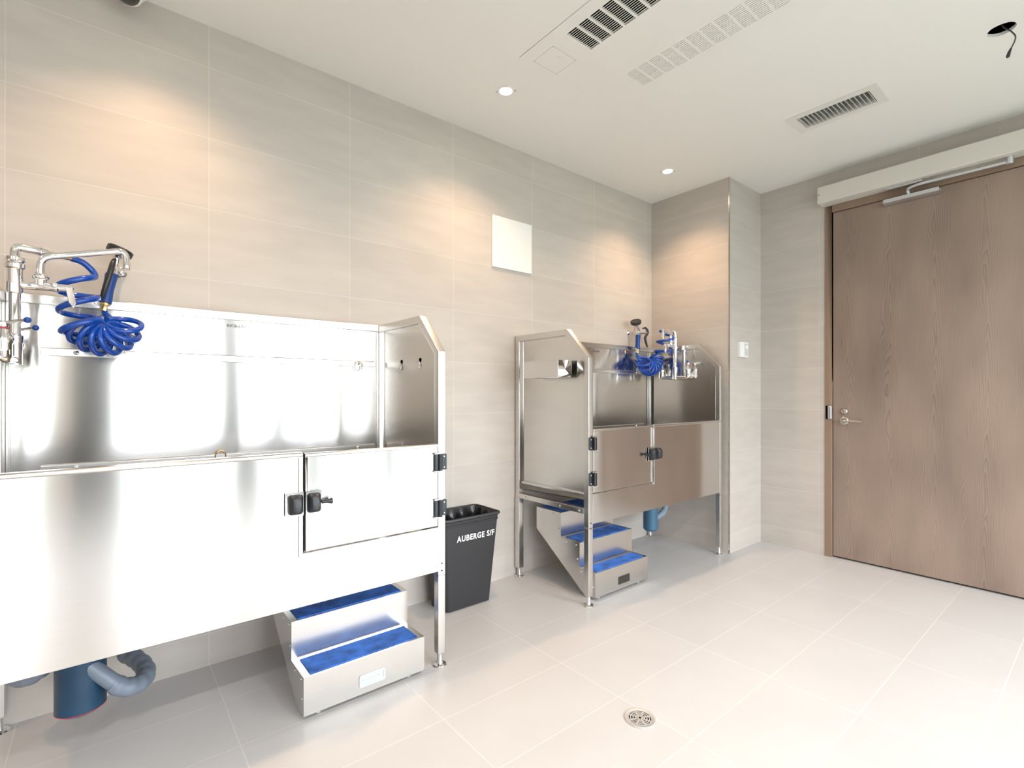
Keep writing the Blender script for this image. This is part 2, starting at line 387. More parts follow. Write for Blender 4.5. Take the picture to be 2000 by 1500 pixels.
op = thing('door_operator', (XD, .85, 2.59), 'long off-white automatic door operator box mounted above the wooden door', 'door operator')
MB().box(3.943, XD-.0005, .18, 1.385, 2.532, 2.650).obj('housing', M['opcover'], op, bevel=.007, segs=3)
MB().lathe([(.0035, 0), (.0035, .001)], (3.9425, 1.372, 2.592), (-1, 0, 0), 10).obj('screw', M['dark'], op)
b = MB(); b.cyl((4.0, .41, 2.5315), (4.0, .41, 2.510), .015); b.cyl((4.0, .41, 2.512), (4.0, .41, 2.488), .018)
b.obj('spindle', M['alu'], op, smooth=True)
b = MB(); P = spline([(4.0, .41, 2.502), (3.995, .60, 2.502), (3.99, .74, 2.502), (3.985, .82, 2.500), (3.995, .872, 2.492), (4.01, .885, 2.480)], 6)
rings = []
for i, p in enumerate(P): rings.append([(p.x-.011, p.y, p.z-.009), (p.x+.011, p.y, p.z-.009), (p.x+.011, p.y, p.z+.007), (p.x-.011, p.y, p.z+.007)])
b.loft(rings).obj('arm', M['alu'], op, bevel=.002)
MB().box(3.985, 4.02, .80, .99, 2.517, 2.5315).obj('arm_stop', M['alu'], op, bevel=.002)
MB().cyl((4.018, .877, 2.452), (4.018, .877, 2.486), .008).obj('slide_pin', M['alu'], op, smooth=True)
b = MB(); b.prism([(4.063, 2.432), (4.032, 2.432), (4.008, 2.440), (4.008, 2.464), (4.014, 2.464), (4.014, 2.446), (4.055, 2.446), (4.055, 2.464), (4.063, 2.464)], 1, .722, 1.010)
b.obj('track', M['alu'], op)
b = MB(); b.box(4.0065, 4.0085, .722, 1.010, 2.440, 2.464); b.obj('track_face', M['alu'], op)

# ------------------------------------------------------------ dog wash tubs
def dog_bath(T, label, zo, pb, group, ring_extra):
    W = 1.45; F0, B0 = 1.860, 2.492; PW = .036
    bt = thing('dog_wash_tub', T((W/2, 2.17, 0)), label, 'dog wash tub')
    ztop = 1.535+zo; zlow = 1.362+zo; yp = 2.035; zf = .968+zo; zdb = .606+zo; zp = .595+zo
    UD = .855
    # side frames: posts, sloped and level rails (one folded frame per side), sheet inside
    for s in (0, 1):
        u0, u1 = (0, PW) if s == 0 else (W-PW, W)
        out = [(F0, pb-.02), (F0, zlow), (yp-.008, ztop), (B0, ztop), (B0, .49+zo)]
        inn = [(F0+PW, pb-.02), (F0+PW, zlow-.010), (yp+.006, ztop-PW), (B0-PW, ztop-PW), (B0-PW, .49+zo)]
        b = MB(T); n = len(out)
        A = [[b.v((u, *p)) for p in out] for u in (u0, u1)]; Bn = [[b.v((u, *p)) for p in inn] for u in (u0, u1)]
        for i in range(n-1):
            b.face([A[0][i], A[0][i+1], Bn[0][i+1], Bn[0][i]]); b.face([A[1][i], Bn[1][i], Bn[1][i+1], A[1][i+1]])
            b.face([A[0][i], A[1][i], A[1][i+1], A[0][i+1]]); b.face([Bn[0][i], Bn[0][i+1], Bn[1][i+1], Bn[1][i]])
        for i in (0, n-1): b.face([A[0][i], A[1][i], Bn[1][i], Bn[0][i]])
        fr = b.obj('side_frame', M['steel_trim'], bt, bevel=.0025)
        # sheet, with a fold along its lower edge
        c = (u0+u1)/2; t_ = .0015; su = c + (.006 if s == 0 else -.006)
        pl = [(F0+PW-.003, zp), (F0+PW-.003, zlow-.012), (yp+.006, ztop-PW+.004), (B0-PW-.022, ztop-PW+.004), (B0-PW-.022, zp)]
        b = MB(T); b.prism(pl, 0, su-t_, su+t_)
        b.box(u0+.004, u1-.004, F0+PW, B0-PW-.02, zp-.006, zp+.008)
        b.obj('side_panel', M['steel_side'], bt, bevel=.001)
        b = MB(T); b.box(u0, u1, F0+PW, B0-PW, .492+zo, .522+zo); b.obj('side_rail', M['steel_trim'], bt, bevel=.002)
        ux = u0 if s == 0 else u1; d = -1 if s == 0 else 1
        for k in range(4):
            MB(T).lathe([(.006, 0), (.006, .0015), (.003, .004), (0, .0043)], (ux, 1.93+.155*k, .507+zo), (d*1., 0, 0), 12).obj('rivet', M['chrome'], bt, smooth=True)
        # legs
        for yy, zt in ((F0, pb-.02), (B0-PW, .492+zo)):
            b = MB(T)
            e = .004 if yy > 2 else 0
            b.box(u0-(e if s == 0 else 0), u1+(e if s == 1 else 0), yy-e, yy+PW, .055, zt); lg = b.obj('leg', M['steel_trim'], bt, bevel=.003)
            b = MB(T); b.lathe([(.0, 0), (.028, 0), (.030, .003), (.027, .007), (.014, .010), (.0125, .014), (.0125, .055)], (c, yy+PW/2, 0), (0, 0, 1), 20)
            b.obj('foot', M['chrome'], lg, smooth=True)
    # back sheet and its folded cap
    b = MB(T); b.box(PW, W-PW, B0-.022, B0-.018, zp-.05, ztop-.01); bp = b.obj('back_panel', M['steel'], bt)
    b = MB(T); b.box(PW, W-PW, B0-.032, B0, ztop-.034, ztop); b.obj('back_cap', M['steel_trim'], bt, bevel=.0025)
    for u in (PW, W-PW-.012):
        b = MB(T); b.box(u, u+.012, B0-.034, B0-.022, zp, ztop-.034); b.obj('corner_strip', M['steel_trim'], bt, bevel=.002)
    # tether bars on the back sheet
    yb = B0-.022
    for z in (1.331+zo, .905+zo):
        b = MB(T); b.prism([(yb, z-.014), (yb-.012, z-.014), (yb-.012, z+.012), (yb, z+.016)], 0, .125, 1.392); br = b.obj('tether_bar', M['steel_trim'], bt, bevel=.0015)
        for u in (.222, 1.302):
            b = MB(T); b.lathe([(.0085, 0), (.0085, .002), (.005, .0045), (0, .005)], (u, yb-.012, z), (0, -1, 0), 16); sc = b.obj('screw', M['chrome'], br, smooth=True)
            b = MB(T); b.box(u-.0045, u+.0045, yb-.0175, yb-.0165, z-.0008, z+.0008); b.box(u-.0008, u+.0008, yb-.0175, yb-.0165, z-.0045, z+.0045); b.obj('screw_slot', M['dark'], br)
        u, zr = (1.302, z-.006) if z > 1 else (.69, z+.012)
        if z > 1 or ring_extra:
            b = MB(T); n = 24; rr = .024
            b.tube([(u+rr*cos(2*pi*k/n)*.8, yb-.017-.006*sin(2*pi*k/n), zr-.006+rr*sin(2*pi*k/n)) for k in range(n+1)], .0022, 6, False); b.obj('tether_ring', M['chrome'] if z > 1 else M['brass'], br, smooth=True)
    # tray
    b = MB(T)
    b.poly([(PW, F0+.02, zp-.03), (W-PW, F0+.02, zp-.03), (W-PW, B0-.02, zp-.05), (PW, B0-.02, zp-.05)])
    b.poly([(PW, F0+.02, zp-.034), (W-PW, F0+.02, zp-.034), (W-PW, B0-.02, zp-.054), (PW, B0-.02, zp-.054)])
    b.obj('tray', M['steel_top'], bt)
    # front sheet with raised edge folds
    y = F0; t = .004
    b = MB(T); b.prism([(PW, pb), (W-PW, pb), (W-PW, zdb-.002), (UD, zdb-.002), (UD, zf), (PW, zf)], 1, y+.001, y+t+.001)
    b.box(PW, UD, y+.004, y+.030, zf-.003, zf)
    b.obj('front_panel', M['steel'], bt, bevel=.0008)
    b = MB(T); q = .016
    def strip(b, pts, w_in): pass
    b.prism([(y+.002, zf+.001), (y-.006, zf-.003), (y-.006, zf-q+.004), (y+.002, zf-q)], 0, PW, UD-.001)
    b.box(UD-q, UD-.001, y-.006, y+.002, zdb-.012, zf-q)
    b.obj('front_edge_fold', M['steel_trim'], bt, bevel=.002)
    b = MB(T); b.box(UD-.001, UD+.0065, y+.012, y+.016, zdb, zf-.004); b.obj('door_gap_shade', M['dark'], bt)  # dark strip standing in for the shade inside the door gap
    # door
    b = MB(T); d0, d1 = UD+.0065, W-PW-.002
    b.box(d0, d1, y-.002, y+.014, zdb+.004, zf-.004); dr = b.obj('door', M['steel'], bt, bevel=.003)
    b = MB(T)
    b.prism([(y+.001, zf-.003), (y-.007, zf-.007), (y-.007, zf-q), (y+.001, zf-q-.003)], 0, d0, d1)
    b.box(d0, d0+q, y-.007, y-.001, zdb+.005, zf-q)
    b.obj('door_edge_fold', M['steel_trim'], dr, bevel=.002)
    for z in (.885+zo, .688+zo):
        b = MB(T); ux = W-PW
        b.box(ux-.022, ux-.003, y-.012, y-.003, z-.034, z+.034); b.box(ux+.006, ux+PW+.002, y-.008, y-.001, z-.034, z+.034)
        h = b.obj('hinge', M['hinge'], dr, bevel=.003)
        b = MB(T); b.cyl((ux+.002, y-.014, z-.036), (ux+.002, y-.014, z+.036), .009); b.obj('hinge_barrel', M['black'], dr, smooth=True)
        for k in (-1, 1):
            MB(T).cyl((ux-.024, y-.012, z+k*.038), (ux+.012, y-.012, z+k*.038), .0048, 10).obj('hinge_pin', M['chrome'], dr, smooth=True)
            MB(T).lathe([(.0045, 0), (.003, .003), (0, .0035)], (ux+.024, y-.008, z+k*.023), (0, -1, 0), 10).obj('screw', M['chrome'], dr, smooth=True)
    # latch: two rounded black knobs on a plate astride the gap
    zl = .787+zo
    b = MB(T); b.box(UD-.062, UD-.001, y-.010, y-.006, zl-.042, zl+.042); b.box(UD+.0065, UD+.062, y-.012, y-.007, zl-.042, zl+.042)
    lp = b.obj('latch_plate', M['chrome'], bt)
    for a, c_ in ((UD-.054, UD-.004), (UD+.010, UD+.058)):
        b = MB(T); rings = []
        for k in range(7):
            f = sin(pi*min(k/6, .62)); yy = y-.010-.030*(k/6); g = .012*(k/6)**2.5
            rings.append([(p[0], yy, p[1]) for p in [(q_[0], q_[1]) for q_ in rrect(a+g, c_-g, zl-.036+g, zl+.036-g, .010, 0, 4)]])
        b.loft(rings); b.obj('latch_knob', M['black'], lp, smooth=True)
    b = MB(T); b.lathe([(.006, 0), (.0055, .010), (.007, .022), (.011, .034), (.0105, .037), (0, .038)], (UD+.058, y-.026, zl), (1 if True else 0, 0, 0), 16)
    # lathe axis is local; T mirrors the points
    b.obj('latch_pull', M['black'], lp, smooth=True)
    # post holes
    for z in (.446+zo, .415+zo): MB(T).lathe([(.003, 0), (.003, .0012)], (W-PW/2, y, z), (0, -1, 0), 8).obj('post_hole', M['dark'], bt)
    # maker lettering on the back sheet
    cx = T((.755 if T((1, 0, 0))[0] > T((0, 0, 0))[0] else .695, 0, 0))[0]
    text('SHOR-LINE', .017, 'lettering', M['etch'], bp, Matrix.Translation((cx, B0-.0225, 1.470+zo)) @ XZ, .0004, .0006, .078)
    return bt
XF, XR = -.305, 3.512
TF = lambda p: (XF+p[0], p[1], p[2])
TN = lambda p: (XR-p[0], p[1], p[2])
tubF = dog_bath(TF, 'nearer larger-looking stainless dog wash tub, door at its right end beside the bin', 0, .414, 'dog wash tubs', True)
tubN = dog_bath(TN, 'farther stainless steel dog wash tub in the corner nook with door at its left end', .016, .455, 'dog wash tubs', False)
# keyhole slots in the near tub's right side sheet
for y in (2.222, 2.037):
    b = MB(); x = XF+1.45-.018-.0085
    b.lathe([(.009, 0), (.009, .001)], (x, y, 1.334), (-1, 0, 0), 14); b.box(x-.001, x, y-.0045, y+.0045, 1.300, 1.334)
    k = b.obj('keyhole_slot', M['dark'], tubF)
    b = MB(); b.tube([(x-.002, y+.005*cos(a), 1.309+.014*sin(a)) for a in [2*pi*i/14 for i in range(15)]], .0024, 6, False); b.obj('keyhole_clip', M['chrome'], tubF, smooth=True)
# hanging box on the far tub's outer side
b = MB(); x0, x1, y0, y1, z0, z1 = 1.955, 2.061, 1.99, 2.285, 1.270, 1.368; t = .002
b.box(x0, x0+t, y0, y1, z0, z1); b.box(x1-t, x1, y0, y1, z0, z1+.002); b.box(x0+t, x1-t, y0, y0+t, z0, z1); b.box(x0+t, x1-t, y1-t, y1, z0, z1); b.box(x0+t, x1-t, y0+t, y1-t, z0, z0+t)
tag(b.obj('steel_caddy', M['steel_side'], bevel=.0006), 'small open stainless box hanging on the outer side of the farther tub', 'caddy')

# ------------------------------------------------------------ pull-out steps
def steps(x0, x1, yf, label, kind):
    s = thing('step_stool', ((x0+x1)/2, 2.1, 0), label, 'step stool')
    Y = [yf, 2.010, 2.165, 2.385]; Z = [.158, .305, .452]; zb = .018; t = .002
    out = [(Y[0], zb), (Y[0], Z[0]), (Y[1], Z[0]), (Y[1], Z[1]), (Y[2], Z[1]), (Y[2], Z[2]), (Y[3], Z[2]), (Y[3], Z[1]+.01), (yf+.09, zb)]
    for x in (x0, x1-t):
        sp_ = MB().prism(out, 0, x, x+t).obj('side_plate', M['steel_step'], s)
        xx = x if x == x0 else x1; d = -1 if x == x0 else 1
        for yy, zz in [(yf+.02, .075), (yf+.035, Z[0]-.018), (yf+.11, Z[0]-.018), (Y[1]+.018, Z[0]+.05), (Y[1]+.03, Z[1]-.018), (Y[1]+.11, Z[1]-.018), (Y[2]+.018, Z[1]+.05), (Y[2]+.07, Z[2]-.015), (Y[3]-.04, Z[2]-.015)]:
            MB().lathe([(.006, 0), (.005, .002), (0, .0035)], (xx, yy, zz), (d, 0, 0), 10).obj('rivet', M['chrome'], sp_, smooth=True)
    b = MB()
    for k in range(3):
        zlo = zb if k == 0 else Z[k-1]
        b.box(x0+t, x1-t, Y[k], Y[k]+t, zlo, Z[k]); b.box(x0+t, x1-t, Y[k]+t, Y[k+1], Z[k]-t, Z[k])
    bd = b.obj('riser', M['steel_step'], s)
    for k in range(3):
        b = MB(); m = .026; b.box(x0+m, x1-m, Y[k]+.012, Y[k+1]-.016, Z[k]+.0003, Z[k]+.0030); b.obj('tread_mat', M['mat_blue'], s)
    for x in (x0+.06, x1-.06):
        b = MB(); b.lathe([(.009, 0), (.010, .004), (.007, .02)], (x, yf+.03, 0), (0, 0, 1), 12); b.obj('foot', M['acrylic'], s, smooth=True)
    for x in (x0+.004, x1-.006):
        b = MB(); b.box(x, x+.002, Y[3]-.001, Y[3]+.002, Z[1]+.01, Z[2]); b.obj('bracket', M['steel_trim'], s)
    if kind == 'handle':
        b = MB(); a0, a1, z0, z1 = x0+.205, x0+.312, .045, .092
        o_ = rrect(a0, a1, z0, z1, .008, 0, 4); i_ = rrect(a0+.008, a1-.008, z0+.008, z1-.008, .004, 0, 4)
        rings = [[(p[0], yf+.0, p[1]) for p in o_], [(p[0], yf-.004, p[1]) for p in o_], [(p[0], yf-.004, p[1]) for p in i_], [(p[0], yf-.001, p[1]) for p in i_]]
        b.loft(rings, (True, True)); b.obj('pull_handle', M['acrylic'], s, bevel=.001)
        b = MB(); b.box(a0+.012, a1-.012, yf-.0045, yf-.001, z1-.020, z1-.013); b.obj('handle_lip', M['chrome'], s)
    else:
        b = MB(); b.box(x0+.205, x0+.310, yf-.0012, yf+.001, .046, .092); b.obj('hand_slot', simple('steel_recess', (.07, .065, .06), .3, .6), s)
    return s
steps(.552, 1.040, 1.858, 'blue-treaded steel steps with a plastic pull handle, under the nearer tub', 'handle')
steps(2.150, 2.640, 1.890, 'blue-treaded steel steps with a dark hand slot, under the farther tub', 'slot')

# ------------------------------------------------------------ faucets
def faucet(T, label, s_end, hose_end):
    """T maps (x toward basin from side sheet, y, z)"""
    f = thing('wash_faucet', T((0, 2.2, 1.30)), label, 'faucet')
    ux = .060; yr = 2.20
    b = MB(T)                                                     # mixing body fixed to the side sheet
    for y in (2.10, 2.33):
        b.lathe([(.027, 0), (.027, .006), (.017, .012), (.014, .030)], (.0, y, 1.30), (1, 0, 0), 20)
        b.lathe([(.0, -.034), (.017, -.034), (.021, -.026), (.021, .012), (.025, .018), (.025, .030), (.020, .038), (.013, .046), (.011, .062)], (ux-.015, y, 1.315), (0, 0, 1), 20)
        b.tube([(ux-.015, y, 1.300), (ux-.015, y, 1.283)], .019, 14)
    b.tube(fillet([(ux-.012, 2.085, 1.31), (ux-.012, 2.095, 1.283), (ux, yr, 1.283), (ux-.012, 2.325, 1.283), (ux-.012, 2.335, 1.31)], .03), .0135, 14)
    b.cyl((ux, yr, 1.27), (ux, yr, 1.345), .018, 18)
    b.obj('mixing_body', M['chrome'], f, smooth=True)
    for y, m in ((2.10, 'red'), (2.33, 'bluegrip')):
        b = MB(T); b.lathe([(.012, 0), (.014, .004), (.014, .013), (.009, .018), (0, .019)], (ux-.015, y, 1.377), (0, 0, 1), 16)
        b.tube([(ux-.015, y, 1.388), (ux+.010, y-.012, 1.394), (ux+.036, y-.03, 1.398)], [.006, .005, .006], 10)
        h = b.obj('valve_handle', M['chrome'], f, smooth=True)
        b = MB(T); b.ball((ux+.040, y-.032, 1.399), .0095, 8); b.obj('handle_tip', M['bluegrip'], h, smooth=True)
        b = MB(T); b.lathe([(.0145, 0), (.0145, .003)], (ux-.015, y, 1.373), (0, 0, 1), 16); b.obj('index_ring', M[m], h)
    b = MB(T)
    b.lathe([(.020, 0), (.020, .022), (.016, .026), (.0145, .03), (.0145, .155), (.019, .158), (.0195, .166), (.019, .232), (.024, .236), (.025, .247), (.021, .252), (.025, .257), (.024, .268), (.015, .273)], (ux, yr, 1.338), (0, 0, 1), 20)
    b.obj('riser_pipe', M['chrome'], f, smooth=True)
    b = MB(T)
    he = Vector(hose_end); mid = Vector((ux+.055, yr+.02, 1.640))
    P = fillet([(ux, yr, 1.605), (ux, yr, 1.642), tuple(mid), tuple(he + Vector((-.045, -.02, 0)))], .034, 8)
    b.tube(P, .0125, 12)
    b.lathe([(.015, 0), (.0155, .004), (.0155, .016), (.012, .02)], mid, (he-mid), 14)
    b.obj('gooseneck', M['chrome'], f, smooth=True)
    b = MB(T); b.tube([tuple(he + Vector((-.05, -.022, 0))), tuple(he)], [.0085, .0075], 10); b.obj('hose_fitting', M['brass'], f, smooth=True)
    # side branch with swing spout
    b = MB(T); b.lathe([(.018, 0), (.0135, .014), (.0135, .085), (.016, .09), (.016, .098), (.012, .102), (.012, .126)], (ux, yr, 1.522), (1, 0, .03), 16)
    b.lathe([(.010, 0), (.0105, .004), (.007, .006), (.006, .016), (.0, .017)], (ux+.093, yr-.010, 1.528), (0, -1, 0), 14)
    b.obj('branch_pipe', M['chrome'], f, smooth=True)
    b = MB(T); b.lathe([(.014, -.004), (.0145, .012), (.020, .016), (.0215, .022), (.018, .028), (.0135, .032), (.0135, .034)], (ux+.059, yr, 1.532), (0, 0, 1), 16)
    e = Vector(s_end)
    b.tube(fillet([(ux+.059, yr, 1.56), (ux+.059, yr, 1.618), tuple(e+Vector((-.004, 0, .052))), tuple(e+Vector((0, 0, .0)))], .034, 10), .0105, 12)
    b.lathe([(.012, -.002), (.012, .020), (.0105, .024)], e+Vector((0, 0, -.012)), (0, 0, 1), 14)
    b.obj('swing_spout', M['chrome'], f, smooth=True)
    b = MB(T); b.lathe([(.010, 0), (.011, .004), (.011, .018), (0, .02)], (ux+.120, yr, 1.526), (1, 0, 0), 14)
    b.prism([(ux+.118, 1.530), (ux+.137, 1.526), (ux+.146, 1.478), (ux+.138, 1.462), (ux+.126, 1.480)], 1, yr-.012, yr-.002)
    b.obj('control_lever', M['chrome'], f, smooth=True, bevel=.002)
    return f
SXF = XF+.018+.0075; SXN = XR-.018-.0075
TFF = lambda p: (SXF+p[0], p[1], p[2]); TNF = lambda p: (SXN-p[0], p[1], p[2]+.02)
faucet(TFF, 'chrome wall faucet with swing spout inside the nearer tub, at the left edge', (.338, 2.20, 1.625), (.190, 2.27, 1.640))
faucet(TNF, 'chrome wall faucet on the end side of the farther tub in the nook', (.300, 2.146, 1.578), (.175, 2.23, 1.635))

# ------------------------------------------------------------ hoses and sprayers
def coil(centres, radii, turns, start_phase=0, frame=None, n=26, skew=0):
    """helix around an axis curve"""
    A = spline(centres, 12); N = len(A); L = [0]
    for i in range(1, N): L.append(L[-1]+(A[i]-A[i-1]).length)
    out = []; tot = int(turns*n); u = None
    T0 = (A[1]-A[0]).normalized(); ref = frame or Vector((0, -1, 0)); u = (ref - T0*ref.dot(T0)).normalized()
    for k in range(tot+1):
        f = k/tot; s = f*L[-1]; i = min(max(j for j in range(N) if L[j] <= s+1e-9), N-2)
        tt = (s-L[i])/max(L[i+1]-L[i], 1e-9); p = A[i].lerp(A[i+1], tt); T = (A[i+1]-A[i]).normalized()
        u = (u - T*u.dot(T)).normalized(); v = T.cross(u)
        rr = radii(f) if callable(radii) else radii
        a = start_phase + 2*pi*turns*f
        out.append(p + (u*cos(a)+v*sin(a)+T*cos(a)*skew)*rr)
    return out
def sprayer(label, hose_pts, grip_a, grip_b, head, head_ax, neck, lever, hr=.0102, body=None):
    s = thing('hose_sprayer', grip_b, label, 'hose sprayer')
    hp = spline(hose_pts, 3) if len(hose_pts) < 400 else hose_pts
    MB().tube(hp, hr, 10).obj('coil_hose', M['blue'], s, smooth=True)
    ga, gb = Vector(grip_a), Vector(grip_b); L = (gb-ga).length
    MB().lathe([(.0, 0), (.018, 0), (.020, .006), (.0185, L*.25), (.0175, L*.6), (.0205, L*.92), (.020, L), (0, L)], ga, gb-ga, 18).obj('grip', M['bluegrip'], s, smooth=True)
    d = (gb-ga).normalized()
    b = MB(); b.lathe([(.009, 0), (.012, .002), (.012, .011), (.008, .013), (.008, .017), (.0115, .019), (.0105, .032), (.008, .034)], gb-d*.001, d, 8); b.obj('brass_coupling', M['brass'], s, smooth=True)
    MB().tube(spline(neck, 6), .011, 12).obj('neck', M['chrome'], s, smooth=True)
    MB().tube(body, [.0105, .0105, .008], 12).obj('valve_body', M['chrome'], s, smooth=True)
    h = Vector(head); ax = Vector(head_ax).normalized()
    MB().lathe([(.0, 0), (.016, .0), (.022, .006), (.037, .012), (.041, .016), (.0415, .034), (.038, .037), (.036, .033), (0, .033)], h, ax, 26).obj('spray_head', M['black'], s, smooth=True)
    MB().lathe([(.0, -.004), (.020, -.002), (.030, .006), (.037, .0115)], h, ax, 26).obj('head_collar', M['chrome'], s, smooth=True)
    P = spline(lever, 6); m = len(P)
    MB().tube(P, [.005+.005*sin(pi*i/(m-1))**.5 if 0 < i < m-1 else .003 for i in range(m)], 10).obj('squeeze_lever', M['black'], s, smooth=True)
    b = MB(); c = gb+d*.012
    b.tube([tuple(c+Vector(p)) for p in ((-.034, -.01, .022), (-.028, -.012, .004), (-.006, -.014, -.006), (.012, -.014, -.004), (.032, -.01, .010))], .0016, 6)
    b.obj('lever_hook', M['chrome'], s, smooth=True)
    return s
# nearer tub: open coils hanging from the gooseneck, then a tight fan of coils up to the sprayer
h0 = Vector(TFF((.190, 2.27, 1.640)))
st_ = []
for k in range(0, 66):
    a = 5*pi*k/65; st_.append(Vector((-.080+.018*k/65+.053*cos(a), 2.290-.053*sin(a), 1.590-.0115*a-.009*(1-cos(a)))))
C = Vector((-.002, 2.34, 1.432)); ar = .058
arc = [C + Vector((cos(R(a))*ar, -.01, sin(R(a))*ar)) for a in (190, 215, 243, 270, 298, 326, 350, 372)]
dn = coil(arc, lambda f: .054-.003*f, 7.5, R(90), Vector((0, -1, 0)), skew=-.42)
P = [h0, h0+Vector((.012, .005, -.001)), Vector((-.060, 2.283, 1.634)), Vector((-.043, 2.288, 1.620)), Vector((-.031, 2.290, 1.604))] + st_[1::2] + dn[2::2] + [Vector((.014, 2.385, 1.462)), Vector((-.001, 2.40, 1.478)), Vector((0, 2.402, 1.490))]
sprayer('blue coiled hose and sprayer hanging above the nearer tub', [tuple(p) for p in P],
        (.020, 2.410, 1.630), (.000, 2.402, 1.518), (.034, 2.395, 1.692), (.35, -.05, .9), [(.020, 2.408, 1.628), (.028, 2.41, 1.655), (.031, 2.405, 1.67), (.034, 2.397, 1.692)],
        [(.028, 2.385, 1.682), (.022, 2.365, 1.660), (.014, 2.358, 1.622), (.000, 2.360, 1.565), (-.010, 2.372, 1.524)], body=[(.027, 2.412, 1.652), (.026, 2.395, 1.656), (.024, 2.364, 1.660)])
# farther tub: hose sags in a U below the sprayer
h0 = Vector(TNF((.175, 2.23, 1.635)))
st_ = coil([(3.375, 2.25, 1.65), (3.380, 2.255, 1.60), (3.385, 2.27, 1.54), (3.385, 2.29, 1.48)], lambda f: .060, 2.1, R(180), Vector((0, -1, 0)))
C = Vector((3.310, 2.33, 1.462)); ar = .088
arc = [Vector((C.x + cos(R(a))*ar, C.y+.02, C.z + sin(R(a))*ar)) for a in (10, -20, -50, -80, -110, -140, -165)]
dn = coil(arc, lambda f: .052, 8.5, R(0), Vector((0, -1, 0)), skew=-.35)
P = [h0, h0+Vector((-.02, .01, 0))] + st_[4::2] + dn[2::2] + [Vector((3.245, 2.385, 1.435)), Vector((3.238, 2.41, 1.462)), Vector((3.236, 2.418, 1.485)), Vector((3.240, 2.418, 1.500))]
sprayer('blue coiled hose and sprayer hanging above the farther tub', [tuple(p) for p in P],
        (3.256, 2.418, 1.640), (3.246, 2.418, 1.527), (3.213, 2.405, 1.712), (-.45, -.25, .85), [(3.256, 2.418, 1.637), (3.268, 2.418, 1.662), (3.246, 2.412, 1.685), (3.214, 2.405, 1.712)],
        [(3.285, 2.40, 1.690), (3.318, 2.39, 1.695), (3.335, 2.385, 1.662), (3.302, 2.385, 1.620), (3.315, 2.385, 1.575), (3.330, 2.385, 1.545)], .0095, body=[(3.245, 2.420, 1.655), (3.30, 2.405, 1.658), (3.335, 2.388, 1.664)])
for (x, z, lab, tip) in ((.046, 1.655, 'chrome wall hook holding the sprayer above the nearer tub', (.035, 2.425, 1.672)), (3.245, 1.668, 'chrome wall hook holding the sprayer above the farther tub', (3.222, 2.424, 1.700))):
    b = MB(); b.lathe([(.022, 0), (.022, .004), (.016, .010), (.009, .013), (.008, .024), (0, .025)], (x, YW-.0005, z), (0, -1, 0), 22)
    b.lathe([(.006, 0), (.006, .02)], (x, YW-.02, z-.012), (0, -1, 0), 12)
    b.tube(spline([(x, YW-.022, z), (x-.004, YW-.05, z+.004), tip], 5), .0055, 10)
    tag(b.obj('sprayer_hook', M['chrome'], smooth=True), lab, 'wall hook')

# ------------------------------------------------------------ drains under the tubs
def ribs(b, P, r, every=.018):
    pass
t = thing('drain_trap', (-.061, 2.15, .16), 'dark blue hair trap and grey drain pipes under the nearer tub', 'drain trap')
MB().lathe([(0, 0), (.055, 0), (.060, .006), (.066, .010), (.066, .235), (.05, .245), (.03, .25), (.03, .30)], (-.061, 2.15, .152), (0, 0, 1), 28).obj('canister', M['trap'], t, smooth=True)
MB().lathe([(.0665, 0), (.0665, .002)], (-.061, 2.15, .160), (0, 0, 1), 28).obj('seal_ring', M['red'], t)
b = MB(); b.tube([(-.105, 2.13, .372), (.030, 2.09, .222)], .0245, 16); b.obj('pipe', M['pvc'], t, smooth=True)
b = MB(); P = spline([(.018, 2.094, .232), (.050, 2.095, .205), (.088, 2.125, .188), (.112, 2.18, .186), (.108, 2.24, .195), (.085, 2.30, .205), (.06, 2.36, .21), (.05, YW-.002, .212)], 8)
b.tube(P, [.0275 + .0022*(1 if (i//3) % 2 else 0) for i in range(len(P))], 18); b.obj('elbow', M['pvc'], t, smooth=True)
b = MB(); P = spline([(-.118, 2.17, .320), (-.15, 2.19, .305), (-.185, 2.22, .275), (-.215, 2.26, .262), (-.245, 2.30, .275), (-.26, 2.34, .31), (-.262, 2.36, .38)], 8)
b.tube(P, [.023 + .006*(1 if 9 < i < 30 else 0) + .0018*(1 if (i//3) % 2 else 0) for i in range(len(P))], 18); b.obj('elbow', M['pvc'], t, smooth=True)
b = MB(); b.lathe([(.020, 0), (.020, .03), (.016, .033), (.016, .05)], (-.118, 2.17, .322), (1, -.2, .1), 14); b.obj('coupling', M['trap2'], t, smooth=True)
b = MB(); b.lathe([(.018, 0), (.026, .02), (.03, .045)], (-.008, 2.155, .225), (-1, 0, .15), 14); b.obj('outlet_neck', M['trap'], t, smooth=True)
cx, cy = 3.075, 2.175
t = thing('drain_trap', (cx, cy, .18), 'small light blue hair trap and grey drain pipe under the farther tub', 'drain trap')
MB().lathe([(0, 0), (.042, 0), (.047, .008), (.052, .012), (.052, .23), (.04, .24), (.03, .245), (.03, .33)], (cx, cy, .185), (0, 0, 1), 26).obj('canister', simple('mid_blue_pvc', (.045, .135, .225), .4), t, smooth=True)
b = MB(); P = spline([(cx+.045, cy, .262), (cx+.12, cy+.01, .270), (cx+.20, cy+.03, .282), (cx+.245, cy+.04, .312), (cx+.252, cy+.045, .36), (cx+.252, cy+.045, .42), (cx+.252, cy+.045, .52)], 8)
b.tube(P, [.020 + .003*(1 if i in range(12, 17) or i in range(28, 33) else 0) for i in range(len(P))], 16); b.obj('elbow', simple('pale_blue_pvc', (.26, .35, .44), .4), t, smooth=True)

